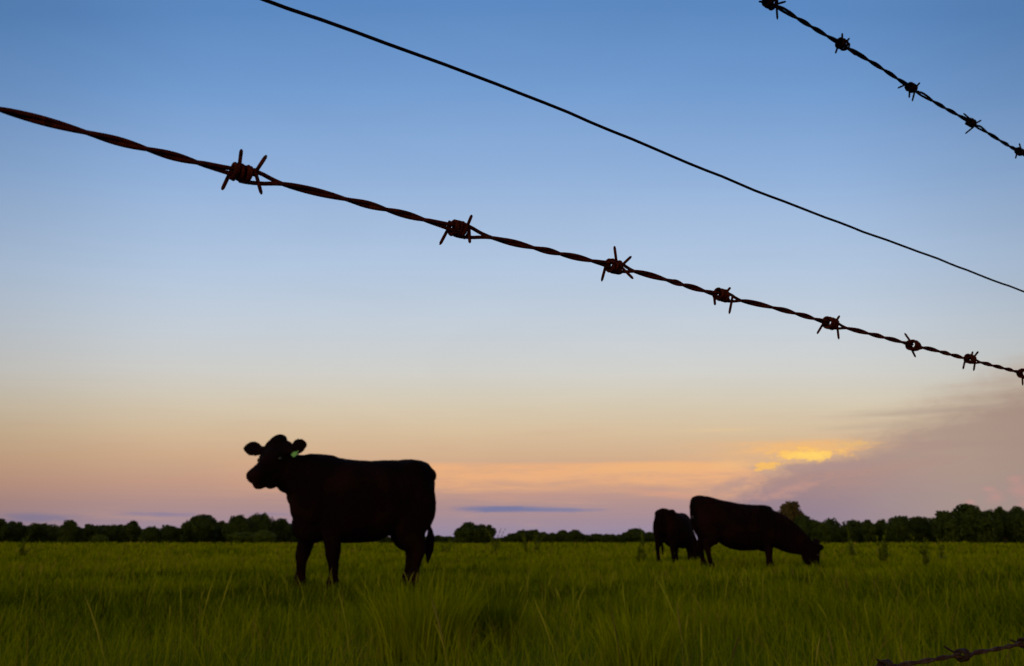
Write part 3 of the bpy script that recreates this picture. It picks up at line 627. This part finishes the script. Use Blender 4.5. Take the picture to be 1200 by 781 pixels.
for i, (px, d, h, n, sp, lb) in enumerate([
    (28, 24, .80, 5, .16, 'bushy weed rising before the treeline at the far left of the field'),
    (521, 34, .72, 5, .34, 'low spiky weeds beside the standing cow tail, left of the round bush'),
    (581, 36, 1.25, 4, .14, 'upright weed at the right edge of the round dark bush'),
    (618, 34, 1.10, 4, .16, 'tall narrow spired weed right of the round dark bush'),
    (629, 36, .98, 4, .16, 'shorter spired weed just right of the tall narrow one'),
    (750, 19, .86, 4, .20, 'broad leafy weed just left of the small cow'),
    (998, 24, 1.02, 4, .12, 'slender weed with one thin spike right of the grazing cow head'),
    (1035, 18, .78, 4, .20, 'leafy weed clump before the two small trees on the right'),
    (1082, 16, .66, 3, .13, 'slanting weed before the broad tree on the right'),
    (1103, 22, .70, 2, .08, 'thin weed at the foot of the tall dark trees on the right')]):
    weed(px, d, h * .92, n, sp, lb, 400 + i)

# ------------------------------------------------------------------ trees
def crown_mesh(name, seed, w_, h, lobes, leaves, leaf, low=.0):
    g_ = np.random.default_rng(seed); P, Nn = [], []
    cs = []
    hw = w_ / 2; dome = lambda r: h * (1 - .62 * (r / hw) ** 2) ** .5 if r < hw else h * .6
    for i in range(int(lobes * 1.9)):
        a = g_.random() * 6.283; s = g_.uniform(.09, .24) * min(w_, h * 1.15); r = min(hw - s * .8, hw * g_.random() ** .55)
        top_ = dome(r + s * .3) * g_.uniform(.86, 1.03) if i % 3 else g_.uniform(.35, .75) * h
        cs.append((r * math.cos(a), r * math.sin(a), max(s * .6, top_ - s * .9), s))
    for r, zf_, s in ((0, .45, .30), (.3, .3, .26), (-.3, .3, .26), (0, .70, .24)): cs.append((r * w_ * .8, 0, h * zf_, s * min(w_ * .9, h)))
    cs = np.array(cs); pick = g_.choice(len(cs), leaves, p=cs[:, 3] ** 2 / np.sum(cs[:, 3] ** 2))
    d = g_.normal(size=(leaves, 3)); d /= np.linalg.norm(d, axis=1)[:, None]
    p = cs[pick, :3] + d * (cs[pick, 3] * (1.12 - .58 * g_.random(leaves) ** .9))[:, None] * np.array([1, 1, .85])
    p[:, 2] *= h / np.percentile(p[:, 2], 99.3)
    ok = p[:, 2] > .02 * h; p, d, pick = p[ok], d[ok], pick[ok]; n = len(p)
    a = g_.normal(size=(n, 3)); a /= np.linalg.norm(a, axis=1)[:, None]; nn = d + a * .9; nn /= np.linalg.norm(nn, axis=1)[:, None]
    t1 = np.cross(nn, g_.normal(size=(n, 3))); t1 /= np.linalg.norm(t1, axis=1)[:, None]; t2 = np.cross(nn, t1)
    L = (leaf * (.5 + g_.random(n)))[:, None]
    V = np.stack([p - t1 * L * .5, p + t2 * L * .34 - t1 * L * .06, p + t1 * L * .6, p - t2 * L * .3 + t1 * L * .05], 1).reshape(-1, 3)
    q = np.arange(n * 4).reshape(-1, 4); lob = g_.random(len(cs))[pick]
    return npmesh(name, V, q, None, np.repeat(np.clip(.5 * lob + .5 * g_.random(n), 0, 1), 4))
def trunk_mesh(name, seed, w_, h):
    g_ = np.random.default_rng(seed); P = [([(0, 0, -.15), (.02 * w_, 0, h * .25), (-.01 * w_, .02 * w_, h * .5), (0, 0, h * .78)], [.032 * h, .026 * h, .018 * h, .006 * h])]
    for k in range(7):
        a = g_.random() * 6.283; z0 = h * g_.uniform(.15, .42); L = w_ * g_.uniform(.16, .26)
        P.append(([(0, 0, z0), (math.cos(a) * L * .5, math.sin(a) * L * .5, z0 + L * .3), (math.cos(a) * L, math.sin(a) * L, z0 + L * .75)], [.014 * h, .009 * h, .003 * h]))
    return tubes_mesh(name, P, 7)
KINDS = [(8.0, 7.0, 26), (6.0, 7.0, 20), (10.0, 7.0, 34), (5.0, 7.5, 18), (12.0, 6.5, 40)]
CR = [[crown_mesh('crown_%d' % i, 50 + i, a, b_, c, 9500, .62) for i, (a, b_, c) in enumerate(KINDS)]]
TR = [trunk_mesh('trunk_%d' % i, 60 + i, a, b_) for i, (a, b_, c) in enumerate(KINDS)]
for me in TR: me.materials.append(M_BARK)
CM = {}
def crown(i, mi):
    if (i, mi) not in CM:
        me = CR[0][i].copy(); me.materials.clear(); me.materials.append(M_LEAF[mi]); CM[(i, mi)] = me
    return CM[(i, mi)]
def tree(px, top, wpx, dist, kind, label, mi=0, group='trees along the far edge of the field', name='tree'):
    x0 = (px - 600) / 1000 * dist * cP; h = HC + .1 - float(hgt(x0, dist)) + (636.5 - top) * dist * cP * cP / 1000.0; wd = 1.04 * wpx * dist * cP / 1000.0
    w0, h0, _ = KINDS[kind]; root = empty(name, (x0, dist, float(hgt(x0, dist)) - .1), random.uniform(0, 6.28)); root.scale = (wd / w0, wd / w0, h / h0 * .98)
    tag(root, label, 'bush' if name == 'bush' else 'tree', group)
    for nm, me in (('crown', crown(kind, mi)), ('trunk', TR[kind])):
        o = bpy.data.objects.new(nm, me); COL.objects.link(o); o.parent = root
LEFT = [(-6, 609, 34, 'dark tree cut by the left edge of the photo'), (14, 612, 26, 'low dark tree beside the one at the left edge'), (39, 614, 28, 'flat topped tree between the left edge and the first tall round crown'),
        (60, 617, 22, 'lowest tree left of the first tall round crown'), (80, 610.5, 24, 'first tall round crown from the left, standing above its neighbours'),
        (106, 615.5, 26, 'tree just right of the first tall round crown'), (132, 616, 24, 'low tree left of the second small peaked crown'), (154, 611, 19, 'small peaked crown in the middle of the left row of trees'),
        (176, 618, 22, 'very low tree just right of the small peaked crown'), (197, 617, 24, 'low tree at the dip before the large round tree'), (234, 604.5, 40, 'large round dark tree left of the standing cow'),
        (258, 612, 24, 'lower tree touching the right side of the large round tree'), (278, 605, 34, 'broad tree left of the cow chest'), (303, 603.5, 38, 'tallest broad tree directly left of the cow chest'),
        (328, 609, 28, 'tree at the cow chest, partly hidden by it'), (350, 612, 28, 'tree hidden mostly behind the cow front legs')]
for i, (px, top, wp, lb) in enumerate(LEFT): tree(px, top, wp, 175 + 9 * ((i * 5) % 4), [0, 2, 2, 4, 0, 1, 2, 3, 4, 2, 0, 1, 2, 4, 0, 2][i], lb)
tree(284, 624, 34, 150, 2, 'low paler green shrub before the broad trees left of the cow', 2, name='bush', group='low bushes before the trees')
tree(309, 622, 26, 148, 0, 'round paler green shrub nearest the cow chest', 2, name='bush', group='low bushes before the trees')
tree(116, 627, 18, 150, 0, 'small paler bush before the left row of trees', 2, name='bush', group='low bushes before the trees')
tree(549, 613, 31, 120, 0, 'left and taller half of the round dark bush standing alone right of the cow', 0, name='bush', group='low bushes before the trees')
tree(567, 615.5, 29, 121, 2, 'right and lower half of the round dark bush standing alone right of the cow', 0, name='bush', group='low bushes before the trees')
MID = [(601, 628, 18), (612, 624.5, 22), (624, 624, 18), (637, 626.5, 14), (648, 627.5, 16), (659, 624.5, 14), (674, 624, 18), (686, 629.5, 16), (700, 628.5, 20), (714, 629, 20), (729, 629, 16), (744, 622.5, 24), (759, 626.5, 22), (778, 627, 24)]
ML = ['far low tree at the left end of the distant row in the middle', 'far rounded tree behind the left tall narrow weed', 'far tree behind the two spired weeds', 'far low tree just right of the spired weeds', 'far low tree in the dip right of the weeds',
      'far small round tree, third right of the spired weeds', 'far broad topped tree at the middle of the distant row', 'lowest far tree in the distant row', 'far low wide tree midway between the spired weeds and the small cow', 'far low tree, second left of the broad leafy weed',
      'far low tree just left of the broad leafy weed', 'far round tree behind the broad leafy weed', 'far tree between the broad weed and the small cow', 'far tree hidden behind the small cow']
for i, ((px, top, wp), lb) in enumerate(zip(MID, ML)): tree(px, top - 2.5, wp * 1.15, 300 + 20 * (i % 3), [2, 0, 1, 0, 4, 0, 2, 4, 2, 4, 2, 0, 2, 4][i], lb)
RIGHT = [(928, 589.5, 34, 190, 0, 1, 'tall round russet tree rising behind the grazing cow neck'), (944, 605, 30, 180, 2, 0, 'dark tree leaning on the right side of the russet tree'), (957, 611, 26, 178, 0, 0, 'low dark tree before the grazing cow head'),
         (968, 612.5, 15, 172, 3, 0, 'narrow tree right of the grazing cow head'), (979, 618, 20, 185, 2, 0, 'very low tree in the gap right of the narrow one'), (996, 616, 20, 184, 1, 0, 'low tree behind the slender weed with the thin spike'),
         (1008, 619, 18, 190, 2, 0, 'low tree filling the gap left of the two small round crowns'), (1020, 610, 15, 180, 3, 0, 'left one of two small round crowns on the right'), (1034, 610, 17, 183, 1, 0, 'right one of two small round crowns on the right'),
         (1056, 606, 34, 176, 0, 0, 'broad tree left of the tall dark trees on the right'), (1078, 606.5, 34, 180, 2, 0, 'broad tree touching the tall dark trees at the right'), (1092, 613, 20, 190, 1, 0, 'dip in the row between broad and tall trees on the right'),
         (1112, 600, 32, 172, 0, 0, 'first of the tall dark trees on the right'), (1140, 592.5, 44, 170, 0, 0, 'tallest tree at the right with a rounded peak'), (1163, 599, 28, 174, 2, 0, 'tree in the shoulder just right of the tallest one'),
         (1179, 596, 24, 176, 1, 0, 'tree with a small peak near the right edge'), (1201, 595, 36, 172, 2, 0, 'broad dark tree cut by the right edge of the photo')]
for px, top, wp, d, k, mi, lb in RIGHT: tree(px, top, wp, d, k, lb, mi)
# one mass of distant wood closing the gaps low down behind the rows
g_ = np.random.default_rng(5); P, HH = [], []
for x0, x1, d, hh in ((-330, 345, 215, 4.2), (345, 516, 225, 2.0), (905, 1560, 212, 5.0), (500, 800, 390, 3.0)):
    n = int((x1 - x0) * 90); px = g_.uniform(x0, x1, n); xx = (px - 600) / 1000 * d * cP; top = hh * (.55 + .75 * vnoise(px, 0 * px, 11, 8)) 
    zz_ = top * g_.random(n) ** 1.1 + .25; P.append(np.stack([xx, d + g_.uniform(-3, 3, n), zz_], 1))
p = np.vstack(P); n = len(p); t1 = g_.normal(size=(n, 3)); t1 /= np.linalg.norm(t1, axis=1)[:, None]; t2 = np.cross(t1, g_.normal(size=(n, 3))); t2 /= np.linalg.norm(t2, axis=1)[:, None]
L = (.6 * (.5 + g_.random(n)))[:, None]
V = np.stack([p - t1 * L * .5, p + t2 * L * .4, p + t1 * L * .6, p - t2 * L * .35], 1).reshape(-1, 3)
o = link('distant_woods', npmesh('distant_woods', V, np.arange(n * 4).reshape(-1, 4), None, np.repeat(g_.random(n), 4)), M_LEAF[0], smooth=False)
tag(o, 'low dark undergrowth and wood behind the rows of trees', 'woods', kind='stuff')
